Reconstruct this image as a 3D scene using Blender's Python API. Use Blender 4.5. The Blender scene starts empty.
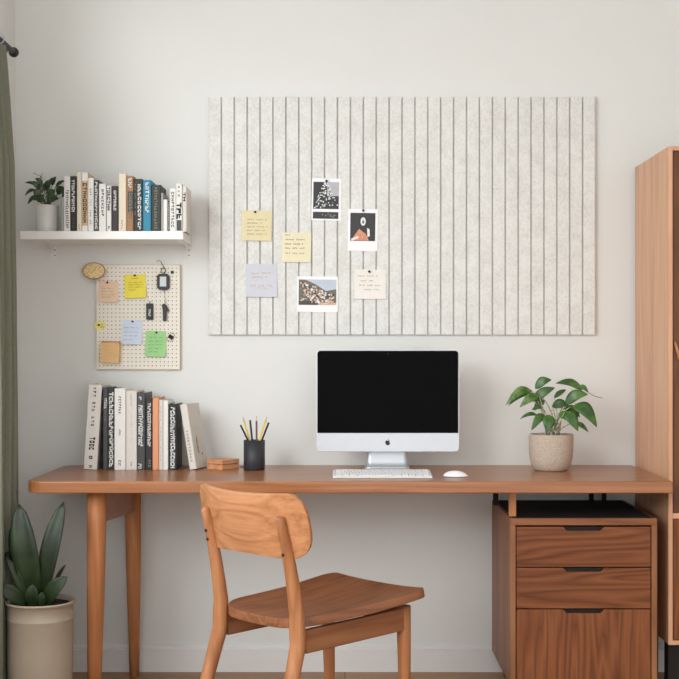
import bpy, math, random
from mathutils import Vector, Matrix
D = bpy.data
SC = bpy.context.scene
COL = SC.collection
rad = math.radians

# ------------------------------------------------------------------ camera
cam_d = D.cameras.new('camera'); cam = D.objects.new('camera', cam_d); COL.objects.link(cam)
CAM_Y, CAM_Z, F = -4.83, 1.161, 1327.0
cam.location = (0, CAM_Y, CAM_Z); cam.rotation_euler = (rad(90), 0, 0)
cam_d.sensor_width = 36; cam_d.lens = 36*F/679
cam_d.shift_x = -5.5/679; cam_d.shift_y = 12.5/679
SC.camera = cam

# ------------------------------------------------------------------ light
w = D.worlds.new('world'); SC.world = w; w.use_nodes = True
w.node_tree.nodes['Background'].inputs[0].default_value = (0.965, 0.99, 1.0, 1)
w.node_tree.nodes['Background'].inputs[1].default_value = 2.5

def area(name, loc, target, sx, sy, power, col):
    l = D.lights.new(name, 'AREA'); l.shape = 'RECTANGLE'; l.size = sx; l.size_y = sy
    l.energy = power; l.color = col
    o = D.objects.new(name, l); COL.objects.link(o); o.location = loc
    o.rotation_euler = (Vector(target)-Vector(loc)).to_track_quat('-Z', 'Y').to_euler()
    return o
area('window_daylight', (-2.95, -5.3, 2.75), (0.1, 0, 1.0), 2.0, 2.0, 125, (0.94, 0.985, 1.0))

SC.view_settings.view_transform = 'Standard'
SC.view_settings.look = 'None'
SC.view_settings.exposure = 0.0
SC.view_settings.gamma = 1
SC.view_settings.use_curve_mapping = False

# ------------------------------------------------------------------ helpers
def lin(c):
    return tuple(((v/255)/12.92 if v/255 <= .04045 else ((v/255+.055)/1.055)**2.4) for v in c)+(1,)

def at(px, py, y):
    d = y-CAM_Y
    return Vector(((px-345)*d/F, y, CAM_Z-(py-352)*d/F))

def X(px, y): return (px-345)*(y-CAM_Y)/F
def Z(py, y): return CAM_Z-(py-352)*(y-CAM_Y)/F

def node_mat(name):
    m = D.materials.new(name); m.use_nodes = True
    nt = m.node_tree
    return m, nt, nt.nodes, nt.links, nt.nodes['Principled BSDF']

def mat(name, col, rough=.6, metal=0, var=.06, scale=40, bump=0, spec=.5, sheen=0):
    """plain surface with slight procedural mottling"""
    m, nt, N, L, b = node_mat(name)
    tc = N.new('ShaderNodeTexCoord'); no = N.new('ShaderNodeTexNoise'); no.inputs['Scale'].default_value = scale
    no.inputs['Detail'].default_value = 4
    L.new(tc.outputs['Object'], no.inputs['Vector'])
    r = N.new('ShaderNodeValToRGB'); c = lin(col)
    r.color_ramp.elements[0].position = .3; r.color_ramp.elements[1].position = .7
    r.color_ramp.elements[0].color = tuple(v*(1-var) for v in c[:3])+(1,)
    r.color_ramp.elements[1].color = tuple(min(1, v*(1+var)) for v in c[:3])+(1,)
    L.new(no.outputs['Fac'], r.inputs['Fac']); L.new(r.outputs['Color'], b.inputs['Base Color'])
    b.inputs['Roughness'].default_value = rough; b.inputs['Metallic'].default_value = metal
    b.inputs['Specular IOR Level'].default_value = spec
    if bump:
        bp = N.new('ShaderNodeBump'); bp.inputs['Strength'].default_value = bump; bp.inputs['Distance'].default_value = .002
        L.new(no.outputs['Fac'], bp.inputs['Height']); L.new(bp.outputs['Normal'], b.inputs['Normal'])
    return m

def wood(name, dark, mid, light, axis='X', rough=.42, rings=22, stretch=1.0, fibre=.35, low=2.2, seed=0.0, bump=.08):
    """grain runs along axis; contour bands of a stretched noise give cathedral figure"""
    m, nt, N, L, b = node_mat(name)
    tc = N.new('ShaderNodeTexCoord')
    def mapping(along, across):
        mp = N.new('ShaderNodeMapping')
        s = {'X': (along, across, across), 'Y': (across, along, across), 'Z': (across, across, along)}[axis]
        mp.inputs['Scale'].default_value = s; mp.inputs['Location'].default_value = (seed, seed*.7, seed*1.3)
        L.new(tc.outputs['Object'], mp.inputs['Vector']); return mp
    m1 = mapping(.55*stretch, 6.5)
    n1 = N.new('ShaderNodeTexNoise'); n1.inputs['Scale'].default_value = low; n1.inputs['Detail'].default_value = 2
    n1.inputs['Roughness'].default_value = .4; n1.inputs['Distortion'].default_value = .08
    L.new(m1.outputs['Vector'], n1.inputs['Vector'])
    mu = N.new('ShaderNodeMath'); mu.operation = 'MULTIPLY'; mu.inputs[1].default_value = rings
    L.new(n1.outputs['Fac'], mu.inputs[0])
    fr = N.new('ShaderNodeMath'); fr.operation = 'PINGPONG'; fr.inputs[1].default_value = 1.0
    L.new(mu.outputs[0], fr.inputs[0])
    m2 = mapping(3, 110)
    n2 = N.new('ShaderNodeTexNoise'); n2.inputs['Scale'].default_value = 1.6; n2.inputs['Detail'].default_value = 5
    L.new(m2.outputs['Vector'], n2.inputs['Vector'])
    m3 = mapping(.5, 9)
    n3 = N.new('ShaderNodeTexNoise'); n3.inputs['Scale'].default_value = 1.2; n3.inputs['Detail'].default_value = 3
    L.new(m3.outputs['Vector'], n3.inputs['Vector'])
    mx = N.new('ShaderNodeMix'); mx.data_type = 'FLOAT'; mx.inputs['Factor'].default_value = fibre
    L.new(fr.outputs[0], mx.inputs['A']); L.new(n2.outputs['Fac'], mx.inputs['B'])
    mx2 = N.new('ShaderNodeMix'); mx2.data_type = 'FLOAT'; mx2.inputs['Factor'].default_value = .45
    L.new(mx.outputs['Result'], mx2.inputs['A']); L.new(n3.outputs['Fac'], mx2.inputs['B'])
    r = N.new('ShaderNodeValToRGB'); e = r.color_ramp.elements
    e[0].position = .22; e[0].color = lin(dark); e[1].position = .75; e[1].color = lin(light)
    k = e.new(.46); k.color = lin(mid)
    L.new(mx2.outputs['Result'], r.inputs['Fac']); L.new(r.outputs['Color'], b.inputs['Base Color'])
    b.inputs['Roughness'].default_value = rough; b.inputs['Specular IOR Level'].default_value = .5 if rough < .4 else .3
    bp = N.new('ShaderNodeBump'); bp.inputs['Strength'].default_value = bump; bp.inputs['Distance'].default_value = .001
    L.new(n2.outputs['Fac'], bp.inputs['Height']); L.new(bp.outputs['Normal'], b.inputs['Normal'])
    return m

class MB:
    """collects shapes for ONE mesh object"""
    def __init__(s): s.v = []; s.f = []; s.mi = []; s.sm = []
    def add(s, vs, fs, mi=0, sm=False, M=None):
        o = len(s.v)
        s.v += [tuple(M @ Vector(p)) if M is not None else tuple(p) for p in vs]
        for f in fs: s.f.append([i+o for i in f]); s.mi.append(mi); s.sm.append(sm)
        return s
    def box(s, x0, x1, y0, y1, z0, z1, mi=0, M=None):
        v = [(x, y, z) for z in (z0, z1) for y in (y0, y1) for x in (x0, x1)]
        f = [(0, 2, 3, 1), (4, 5, 7, 6), (0, 1, 5, 4), (2, 6, 7, 3), (0, 4, 6, 2), (1, 3, 7, 5)]
        return s.add(v, f, mi, False, M)
    def prism(s, poly, a, b, axis='Z', mi=0, M=None, sm=False):
        """poly: 2D outline; extruded from a to b along axis"""
        def P(u, v, t):
            return {'Z': (u, v, t), 'Y': (u, t, v), 'X': (t, u, v)}[axis]
        n = len(poly)
        s.add([P(u, v, t) for t in (a, b) for u, v in poly],
              [tuple(range(n)), tuple(range(2*n-1, n-1, -1))], mi, False, M)
        o = len(s.v)-2*n
        for i in range(n):
            j = (i+1) % n
            s.f.append([o+i, o+n+i, o+n+j, o+j]); s.mi.append(mi); s.sm.append(sm)
        return s
    def lathe(s, prof, n=40, mi=0, c=(0, 0, 0), cap0=True, cap1=True, M=None, sm=True):
        v = []; f = []
        for r, z in prof:
            for k in range(n):
                a = 2*math.pi*k/n; v.append((c[0]+r*math.cos(a), c[1]+r*math.sin(a), c[2]+z))
        for i in range(len(prof)-1):
            for k in range(n):
                k2 = (k+1) % n; f.append((i*n+k, i*n+k2, (i+1)*n+k2, (i+1)*n+k))
        s.add(v, f, mi, sm, M); o = len(s.v)-len(v)
        if cap0: s.f.append([o+k for k in range(n)][::-1]); s.mi.append(mi); s.sm.append(False)
        if cap1: s.f.append([o+(len(prof)-1)*n+k for k in range(n)]); s.mi.append(mi); s.sm.append(False)
        return s
    def tube(s, pts, rs, n=12, mi=0, sm=True, M=None, flat=1.0):
        pts = [Vector(p) for p in pts]
        if not hasattr(rs, '__len__'): rs = [rs]*len(pts)
        v = []; f = []
        up = Vector((0, 0, 1))
        t0 = (pts[1]-pts[0]).normalized()
        if abs(t0.dot(up)) > .9: up = Vector((0, 1, 0))
        nrm = (up - t0*up.dot(t0)).normalized()
        for i, p in enumerate(pts):
            t = (pts[min(i+1, len(pts)-1)]-pts[max(i-1, 0)]).normalized()
            nrm = (nrm - t*nrm.dot(t)).normalized(); bn = t.cross(nrm)
            for k in range(n):
                a = 2*math.pi*k/n; v.append(tuple(p+(nrm*math.cos(a)*flat+bn*math.sin(a))*rs[i]))
        for i in range(len(pts)-1):
            for k in range(n):
                k2 = (k+1) % n; f.append((i*n+k, i*n+k2, (i+1)*n+k2, (i+1)*n+k))
        s.add(v, f, mi, sm, M); o = len(s.v)-len(v)
        s.f.append([o+k for k in range(n)][::-1]); s.f.append([o+(len(pts)-1)*n+k for k in range(n)])
        s.mi += [mi, mi]; s.sm += [False, False]
        return s
    def grid(s, rows, mi=0, sm=True, M=None):
        """rows: list of equal-length point lists"""
        n = len(rows[0]); v = [p for r in rows for p in r]
        f = [(i*n+k, i*n+k+1, (i+1)*n+k+1, (i+1)*n+k) for i in range(len(rows)-1) for k in range(n-1)]
        return s.add(v, f, mi, sm, M)
    def build(s, name, mats, parent=None, bevel=0, seg=2, solid=0, sub=0, offset=-1):
        me = D.meshes.new(name); me.from_pydata(s.v, [], s.f)
        if not isinstance(mats, (list, tuple)): mats = [mats]
        for m in mats: me.materials.append(m)
        for p, mi, sm in zip(me.polygons, s.mi, s.sm): p.material_index = mi; p.use_smooth = sm
        me.update()
        o = D.objects.new(name, me); COL.objects.link(o)
        if parent is not None: o.parent = parent
        if solid:
            md = o.modifiers.new('solid', 'SOLIDIFY'); md.thickness = solid; md.offset = offset
        if bevel:
            md = o.modifiers.new('bevel', 'BEVEL'); md.width = bevel; md.segments = seg
            md.limit_method = 'ANGLE'; md.angle_limit = rad(35); md.harden_normals = False
        if sub:
            md = o.modifiers.new('sub', 'SUBSURF'); md.levels = sub; md.render_levels = sub
        return o

def tag(o, label=None, cat=None, group=None, kind=None):
    if label: o['label'] = label
    if cat: o['category'] = cat
    if group: o['group'] = group
    if kind: o['kind'] = kind
    return o

def thing(name, label, cat, loc=(0, 0, 0), rot=(0, 0, 0), group=None):
    o = D.objects.new(name, None); COL.objects.link(o)
    o.empty_display_size = .05
    o.location = loc; o.rotation_euler = rot
    return tag(o, label, cat, group)

def struct(name, mb, m, **k):
    return tag(mb.build(name, m, **k), kind='structure')

def glyphs(mb, u0, v0, u1, v1, n, P, rng, fill=.8, stroke=.26, vertical=True, words=0):
    """n letter-like stroke clusters in the rectangle; P maps (u,v)->3D; vertical: letters turned, run along v"""
    n = int(n*1.2+.5) if n > 4 else n
    for i in range(n):
        if words and i % words == words-1: continue
        a0 = i/n; a1 = (i+fill)/n
        kind = rng.randrange(6)
        bars = {0: [(0, 0, 1, stroke), (0, 0, stroke, 1), (0, 1-stroke, 1, 1)],
                1: [(0, 0, stroke, 1), (1-stroke, 0, 1, 1), (0, .4, 1, .4+stroke)],
                2: [(0, 0, stroke, 1), (1-stroke, 0, 1, 1), (0, 0, 1, stroke), (0, 1-stroke, 1, 1)],
                3: [(.37, 0, .37+stroke, 1), (0, 1-stroke, 1, 1)],
                4: [(0, 0, stroke, 1), (0, 1-stroke, 1, 1), (0, .45, .8, .45+stroke*.8), (1-stroke, .5, 1, 1)],
                5: [(0, 0, stroke, 1), (0, 0, 1, stroke), (0, .45, .8, .45+stroke*.8)]}[kind]
        jt = rng.uniform(-.10, .10); js = rng.uniform(.82, 1.0)
        for (a, b, c, d) in bars:
            b = max(0, b*js+max(0, jt)); d = min(1, d*js+max(0, jt))
            # letter space: (a..c) along the reading direction, (b..d) letter height
            la, lc = a0+(a1-a0)*a, a0+(a1-a0)*c
            if vertical:
                ra, rc = v1+(v0-v1)*la, v1+(v0-v1)*lc
                q = [(u0+(u1-u0)*b, ra), (u0+(u1-u0)*d, ra), (u0+(u1-u0)*d, rc), (u0+(u1-u0)*b, rc)]
            else:
                ra, rc = u0+(u1-u0)*la, u0+(u1-u0)*lc
                q = [(ra, v0+(v1-v0)*b), (rc, v0+(v1-v0)*b), (rc, v0+(v1-v0)*d), (ra, v0+(v1-v0)*d)]
            mb.add([P(*p) for p in q], [(0, 1, 2, 3)])

# ------------------------------------------------------------------ materials
M_wall = mat('wall_paint', (223, 224, 221), .85, var=.012, scale=3, bump=.03)
M_base = mat('baseboard_paint', (225, 224, 222), .55, var=.01)
M_ceil = mat('ceiling_paint', (228, 226, 222), .9, var=.01)
W_top = wood('desk_wood', (126, 75, 41), (153, 97, 58), (176, 119, 78), 'X', .28, rings=12, fibre=.6, bump=.0)
W_legz = wood('leg_wood', (146, 90, 54), (176, 114, 70), (196, 136, 90), 'Z', .45, rings=10, fibre=.5)
W_chair = wood('chair_leg_wood', (132, 84, 50), (172, 114, 74), (196, 138, 96), 'Z', .42, rings=10, fibre=.5)
W_back = wood('chair_back_veneer', (138, 86, 52), (184, 127, 85), (212, 154, 111), 'X', .42, rings=14, fibre=.62)
W_seat = wood('seat_veneer', (104, 62, 38), (138, 87, 56), (162, 108, 74), 'Y', .38, rings=14, fibre=.5)
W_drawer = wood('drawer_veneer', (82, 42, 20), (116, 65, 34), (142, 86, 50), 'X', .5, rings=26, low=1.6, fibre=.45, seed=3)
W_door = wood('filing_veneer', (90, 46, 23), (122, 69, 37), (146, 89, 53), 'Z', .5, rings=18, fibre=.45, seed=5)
W_side = wood('carcass_veneer', (112, 70, 44), (140, 92, 60), (160, 110, 76), 'Z', .45, rings=10, fibre=.5)
W_carcx = wood('carcass_veneer_horizontal', (108, 64, 38), (136, 84, 52), (156, 102, 68), 'X', .45, rings=10, fibre=.5)
W_cab = wood('cabinet_veneer', (186, 138, 104), (208, 160, 126), (222, 176, 144), 'Z', .42, rings=9, fibre=.6)
W_cabdoor = wood('cabinet_door_veneer', (84, 48, 30), (104, 62, 38), (120, 76, 48), 'Z', .45, rings=16, fibre=.5)
M_black = mat('matte_black', (17, 17, 18), .5, var=.05)
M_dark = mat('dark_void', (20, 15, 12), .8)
M_white = mat('white_paint', (236, 235, 231), .45, var=.01)
M_alu = mat('silver_aluminium', (196, 199, 204), .36, metal=.5, var=.015)
M_screen, _nt, _N, _L, _b = node_mat('black_glass_screen')
_b.inputs['Base Color'].default_value = (.003, .003, .003, 1); _b.inputs['Roughness'].default_value = .16; _b.inputs['Specular IOR Level'].default_value = .02
M_key = mat('white_key_plastic', (242, 242, 243), .4, var=.01)
M_pages = mat('book_pages', (226, 218, 200), .9, var=.06, scale=300)

# felt with flecks
M_felt, nt, N, L, b = node_mat('flecked_felt')
tc = N.new('ShaderNodeTexCoord')
n1 = N.new('ShaderNodeTexNoise'); n1.inputs['Scale'].default_value = 120; n1.inputs['Detail'].default_value = 3
n2 = N.new('ShaderNodeTexNoise'); n2.inputs['Scale'].default_value = 22; n2.inputs['Detail'].default_value = 5
for n in (n1, n2): L.new(tc.outputs['Object'], n.inputs['Vector'])
mx = N.new('ShaderNodeMix'); mx.data_type = 'FLOAT'; mx.inputs['Factor'].default_value = .45
L.new(n1.outputs['Fac'], mx.inputs['A']); L.new(n2.outputs['Fac'], mx.inputs['B'])
r = N.new('ShaderNodeValToRGB'); e = r.color_ramp.elements
e[0].position = .34; e[0].color = lin((208, 207, 201)); e[1].position = .60; e[1].color = lin((226, 227, 223))
k = e.new(.45); k.color = lin((216, 216, 212))
L.new(mx.outputs['Result'], r.inputs['Fac']); L.new(r.outputs['Color'], b.inputs['Base Color']); b.inputs['Roughness'].default_value = .95
bp = N.new('ShaderNodeBump'); bp.inputs['Strength'].default_value = .25; bp.inputs['Distance'].default_value = .001
L.new(n1.outputs['Fac'], bp.inputs['Height']); L.new(bp.outputs['Normal'], b.inputs['Normal'])

# stone planter with specks
def speckle(name, base, speck, scale=260, thr=.60):
    m, nt, N, L, b = node_mat(name)
    tc = N.new('ShaderNodeTexCoord'); n1 = N.new('ShaderNodeTexNoise'); n1.inputs['Scale'].default_value = scale
    n1.inputs['Detail'].default_value = 2
    L.new(tc.outputs['Object'], n1.inputs['Vector'])
    r = N.new('ShaderNodeValToRGB'); e = r.color_ramp.elements
    e[0].position = thr-.12; e[0].color = lin(base); e[1].position = thr; e[1].color = lin(speck)
    L.new(n1.outputs['Fac'], r.inputs['Fac']); L.new(r.outputs['Color'], b.inputs['Base Color'])
    b.inputs['Roughness'].default_value = .85
    bp = N.new('ShaderNodeBump'); bp.inputs['Strength'].default_value = .35; bp.inputs['Distance'].default_value = .0015
    L.new(n1.outputs['Fac'], bp.inputs['Height']); L.new(bp.outputs['Normal'], b.inputs['Normal'])
    return m
M_stone = speckle('speckled_stone', (196, 181, 166), (164, 146, 128), 420)
M_soil = speckle('potting_soil', (44, 34, 26), (22, 17, 13), 160, .55)

def leafmat(name, dark, light, rough=.4, scale=30):
    m, nt, N, L, b = node_mat(name)
    tc = N.new('ShaderNodeTexCoord'); n1 = N.new('ShaderNodeTexNoise'); n1.inputs['Scale'].default_value = scale; n1.inputs['Detail'].default_value = 3
    L.new(tc.outputs['Object'], n1.inputs['Vector'])
    r = N.new('ShaderNodeValToRGB'); e = r.color_ramp.elements
    e[0].position = .38; e[0].color = lin(dark); e[1].position = .66; e[1].color = lin(light)
    L.new(n1.outputs['Fac'], r.inputs['Fac']); L.new(r.outputs['Color'], b.inputs['Base Color'])
    b.inputs['Roughness'].default_value = rough
    return m
M_leaf = leafmat('glossy_green_leaf', (40, 78, 30), (76, 118, 48), .38)
M_leafv = leafmat('variegated_leaf', (50, 92, 34), (108, 138, 66), .38, 60)
M_leafdark = leafmat('dark_green_leaf', (20, 34, 14), (40, 60, 26), .5, 14)
M_leafsmall = leafmat('small_dark_leaf', (24, 42, 22), (60, 84, 44), .4, 50)
M_stem = leafmat('pale_stem', (98, 116, 60), (222, 220, 196), .6, 120)
M_twig = mat('dark_twig', (58, 50, 38), .8)

# ------------------------------------------------------------------ the room
CEIL = 2.95; XL = -1.2; XR = 2.7; YF = -6.2
struct('wall_back', MB().box(XL-.12, XR+.12, 0, .12, 0, CEIL), M_wall)
# left wall with a window opening (outside the frame), around y -4.3..-.62
wy0, wy1, wz0, wz1 = -5.7, -.76, .72, 2.6
struct('wall_left', MB().box(XL-.12, XL, wy1, 0, 0, CEIL).box(XL-.12, XL, YF, wy0, 0, CEIL)
       .box(XL-.12, XL, wy0, wy1, 0, wz0).box(XL-.12, XL, wy0, wy1, wz1, CEIL), M_wall)
wf = MB()
for y in (wy0, wy1-.05): wf.box(XL-.10, XL-.04, y, y+.05, wz0, wz1)
for z in (wz0, wz1-.05): wf.box(XL-.10, XL-.04, wy0+.05, wy1-.05, z, z+.05)
struct('window_1', wf, M_white)
struct('wall_right', MB().box(XR, XR+.12, YF, 0, 0, CEIL), M_wall)
struct('ceiling', MB().box(XL-.12, XR+.12, YF, .12, CEIL, CEIL+.1), M_ceil)

# oak floor boards, running left to right
M_floor, nt, N, L, b = node_mat('oak_floor_boards')
tc = N.new('ShaderNodeTexCoord')
br = N.new('ShaderNodeTexBrick'); br.inputs['Scale'].default_value = 1; br.offset = .37
br.inputs['Brick Width'].default_value = 1.3; br.inputs['Row Height'].default_value = .14; br.inputs['Mortar Size'].default_value = .0018
br.inputs['Color1'].default_value = lin((190, 144, 106)); br.inputs['Color2'].default_value = lin((168, 124, 92)); br.inputs['Mortar'].default_value = lin((84, 56, 38))
L.new(tc.outputs['Object'], br.inputs['Vector'])
mp = N.new('ShaderNodeMapping'); mp.inputs['Scale'].default_value = (2, 50, 1); L.new(tc.outputs['Object'], mp.inputs['Vector'])
n1 = N.new('ShaderNodeTexNoise'); n1.inputs['Scale'].default_value = 2; n1.inputs['Detail'].default_value = 5; L.new(mp.outputs['Vector'], n1.inputs['Vector'])
r = N.new('ShaderNodeValToRGB'); r.color_ramp.elements[0].color = (.62, .6, .58, 1); r.color_ramp.elements[0].position = .3; r.color_ramp.elements[1].color = (1, 1, 1, 1); r.color_ramp.elements[1].position = .65
L.new(n1.outputs['Fac'], r.inputs['Fac'])
mm = N.new('ShaderNodeMix'); mm.data_type = 'RGBA'; mm.blend_type = 'MULTIPLY'; mm.inputs['Factor'].default_value = 1
L.new(br.outputs['Color'], mm.inputs['A']); L.new(r.outputs['Color'], mm.inputs['B']); L.new(mm.outputs['Result'], b.inputs['Base Color'])
b.inputs['Roughness'].default_value = .45
struct('floor', MB().box(XL-.12, XR+.12, YF, .12, -.1, 0), M_floor)

def skirting(length):   # profile in (depth, z)
    return [(0, 0), (-.016, 0), (-.016, .078), (-.011, .082), (-.011, .088), (-.007, .096), (0, .096)]
pr = skirting(1)
mb = MB(); mb.prism([(y, z) for y, z in pr], XL+.016, XR, 'X'); struct('baseboard_back', mb, M_base)
mb = MB(); mb.prism([(XL-y, z) for y, z in pr], YF, -.016, 'Y'); struct('baseboard_left', mb, M_base)

# ------------------------------------------------------------------ desk
DT = .75; DX0, DX1, DY0, DY1 = -1.018, 1.043, -.617, -.004
desk = thing('desk', 'long walnut-toned wooden desk with rounded left corners against the wall', 'desk', (0, -.3, 0))
def rrect(x0, x1, y0, y1, r, n=7):   # r: radius of corners in order (x0,y0),(x1,y0),(x1,y1),(x0,y1)
    out = []
    for (cx, cy, a0, rr) in ((x0, y0, 180, r[0]), (x1, y0, 270, r[1]), (x1, y1, 0, r[2]), (x0, y1, 90, r[3])):
        sx = 1 if cx == x0 else -1; sy = 1 if cy == y0 else -1
        if rr < 1e-5: out.append((cx, cy)); continue
        for k in range(n+1):
            a = rad(a0+90*k/n); out.append((cx+sx*rr+rr*math.cos(a), cy+sy*rr+rr*math.sin(a)))
    return out
MB().prism(rrect(DX0, DX1, DY0+.3, DY1+.3, (.06, .006, .004, .05)), DT-.038, DT).build('desktop', W_top, desk, bevel=.007, seg=4)
def leg_round(top, bot, r0, r1, n=20):
    prof = []
    return MB().tube([bot, (Vector(bot)*.75+Vector(top)*.25), (Vector(bot)*.45+Vector(top)*.55), (Vector(bot)*.15+Vector(top)*.85), top],
                     [r1, r1+(r0-r1)*.35, r1+(r0-r1)*.75, r0*.99, r0], n)
leg_round((-.805, -.22, DT-.038), (-.815, -.22, 0), .0315, .021).build('leg', W_legz, desk)
leg_round((-.758, .205, DT-.038), (-.753, .215, 0), .0295, .017).build('leg', W_legz, desk)
MB().prism([(0, .604), (0, .711), (.42, .711), (.42, .592)], -.013, .013, 'X',
           M=Matrix.Translation((-.806, -.215, 0))@Matrix.Rotation(math.atan2(-.048, .42), 4, 'Z')).build('crossbar', W_top, desk, bevel=.003)
# stand-off blocks between the pedestal and the desktop
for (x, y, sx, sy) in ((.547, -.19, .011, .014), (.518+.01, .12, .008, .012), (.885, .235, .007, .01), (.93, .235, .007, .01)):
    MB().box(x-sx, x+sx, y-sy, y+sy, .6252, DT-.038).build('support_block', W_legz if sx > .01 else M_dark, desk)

# ------------------------------------------------------------------ drawer pedestal
PX0, PX1, PY0, PY1, PZ0, PZ1 = .533, 1.008, -.546, -.02, .08, .624
ped = thing('drawer_cabinet', 'walnut three-drawer pedestal under the right end of the desk', 'drawer cabinet', ((PX0+PX1)/2, (PY0+PY1)/2, 0))
hx = (PX1-PX0)/2; hy = (PY1-PY0)/2; t = .018
c = MB().box(-hx, -hx+t, -hy, hy, PZ0, PZ1-.0225).box(hx-t, hx, -hy, hy, PZ0, PZ1-.0225)
c.box(-hx+t, hx-t, hy-.008, hy, PZ0+t, PZ1-.0225).box(-hx+t, hx-t, -hy+.002, hy, PZ0, PZ0+t)
c.build('carcass', W_side, ped, bevel=.001)
MB().box(-hx, hx, -hy, hy, PZ1-.0225, PZ1).build('top_panel', W_carcx, ped, bevel=.001)
MB().box(-hx+.012, hx-.012, -hy+.012, hy-.012, PZ1-.0003, PZ1+.0006).build('top_shade_sheet', M_dark, ped)  # near-black sheet: shade under the desktop, put into the colour of the top
def front(z0, z1, m, dx0=-hx+t+.003, dx1=hx-t-.003):
    g = MB(); th = .018; n0, n1, dp = -.094, .094-.004, .0125
    cx = 0.0; a, bb = cx-.066, cx+.068
    poly = [(dx0, z0), (dx1, z0), (dx1, z1), (bb, z1), (bb-.012, z1-dp), (a+.012, z1-dp), (a, z1), (dx0, z1)]
    g.prism(poly, -hy+.002, -hy+.002+th, 'Y')
    fr = g.build('drawer', m, ped, bevel=.0008)
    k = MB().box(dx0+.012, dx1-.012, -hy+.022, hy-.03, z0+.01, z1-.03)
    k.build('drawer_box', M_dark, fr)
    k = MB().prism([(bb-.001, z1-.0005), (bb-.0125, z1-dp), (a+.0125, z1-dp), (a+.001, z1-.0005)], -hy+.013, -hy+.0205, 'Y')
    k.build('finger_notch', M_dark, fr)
z_a = Z(527, PY0); z_b = Z(568, PY0); z_c = Z(609.6, PY0)
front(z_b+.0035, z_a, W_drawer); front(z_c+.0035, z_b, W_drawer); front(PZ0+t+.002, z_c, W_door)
for sx in (-1, 1):
    for sy in (-1, 1):
        MB().lathe([(.016, 0), (.018, PZ0)], 16, c=(sx*(hx-.05), sy*(hy-.06), 0)).build('foot', M_black, ped)

# ------------------------------------------------------------------ tall cabinet
cx0, cx1, cy0, cy1, cz0, cz1 = 1.0525, 1.90, -.512, -.018, .2075, 1.831
cab = thing('tall_cabinet', 'tall wooden cabinet with warm light side panel at right edge', 'cabinet', ((cx0+cx1)/2, (cy0+cy1)/2, 0))
hx = (cx1-cx0)/2; hy = (cy1-cy0)/2; t = .014
g = MB().box(-hx, -hx+t, -hy, hy, cz0, cz1).box(hx-t, hx, -hy, hy, cz0, cz1)
g.box(-hx+t, hx-t, -hy, hy, cz1-t, cz1).box(-hx+t, hx-t, -hy, hy, cz0, cz0+t)
zd = Z(516, cy0)
g.box(-hx+t, hx-t, -hy+.001, hy, zd-.009, zd+.009).box(-hx+t, hx-t, hy-.01, hy, cz0+t, cz1-t)
g.build('carcass', W_cab, cab, bevel=.0012)
for (z0, z1) in ((zd+.011, cz1-t-.002), (cz0+t+.002, zd-.011)):
    for sgn in (-1, 1):
        x0, x1 = (-hx+t+.003, -.0015) if sgn < 0 else (.0015, hx-t-.003)
        d = MB().box(x0, x1, -hy+.008, -hy+.026, z0, z1).build('door', W_cabdoor if z0 > .5 else W_door, cab, bevel=.001)
        if z0 > .5:
            hxx = x0+.006 if sgn < 0 else x1-.006; hz = Z(352, cy0)
            mh = MB()
            mh.tube([(hxx, -hy+.008, hz+.034), (hxx+.001, -hy-.006, hz+.020), (hxx+.006, -hy-.010, hz-.002), (hxx+.010, -hy-.008, hz-.020), (hxx+.012, -hy+.008, hz-.024)], .005, 8)
            mh.build('handle', mat('leather_handle', (176, 120, 84), .5), d)
for sx in (-1, 1):
    for sy in (-1, 1):
        MB().box(sx*(hx-.035)-.028, sx*(hx-.035)+.028, sy*(hy-.06)-.028, sy*(hy-.06)+.028, 0, cz0).build('leg', M_dark, cab, bevel=.002)

# ------------------------------------------------------------------ chair
W_rail = wood('chair_rail_wood', (112, 68, 44), (142, 92, 60), (162, 112, 78), 'X', .42, rings=8, fibre=.5)
ch = thing('dining_chair', 'wooden chair with curved plywood backrest pulled out at the desk', 'chair', (-.0725, -.982, 0), (0, 0, rad(43.9-90)))
dep, wr, wfr, zs = .4636, .172, .203, .444
# seat outline (u right, v forward)
def seat_z(u, v):
    q = (v+dep/2)/dep
    return zs + .014*(q-.5) + .011*max(0, (q-.55)/.45)**1.5 + .011*(abs(u)/.2)**2.4 - .012*math.exp(-((q-.4)/.35)**2)*(1-(u/.2)**2)
def seat_half(q):   # half width at q=0 rear .. 1 front
    wdt = wr+(wfr-wr)*q
    if q < .22: wdt *= (1-((.22-q)/.22)**2.6)**.5*.48+.52 if q > 0 else .52
    if q > .86: wdt *= (1-((q-.86)/.14)**2.4)**.5*.13+.87 if q < 1 else .87
    return wdt
rows = []
NS = 26
for i in range(NS+1):
    q = i/NS; q = .5-.5*math.cos(math.pi*q)
    v = -dep/2-.012+(dep+.024)*q; hw = seat_half(q)
    row = []
    for k in range(21):
        s_ = -1+2*k/20; u = hw*s_
        vv = v - .016*(1-q)**3*(1-s_*s_)*0 + (.012*(1-s_*s_) if q > .9 else 0)*(q-.9)*10*.6
        row.append((u, vv, seat_z(u, vv)))
    rows.append(row)
MB().grid(rows).build('seat', W_seat, ch, solid=.026, bevel=.008, seg=3, offset=-1)
zt = .717
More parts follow.
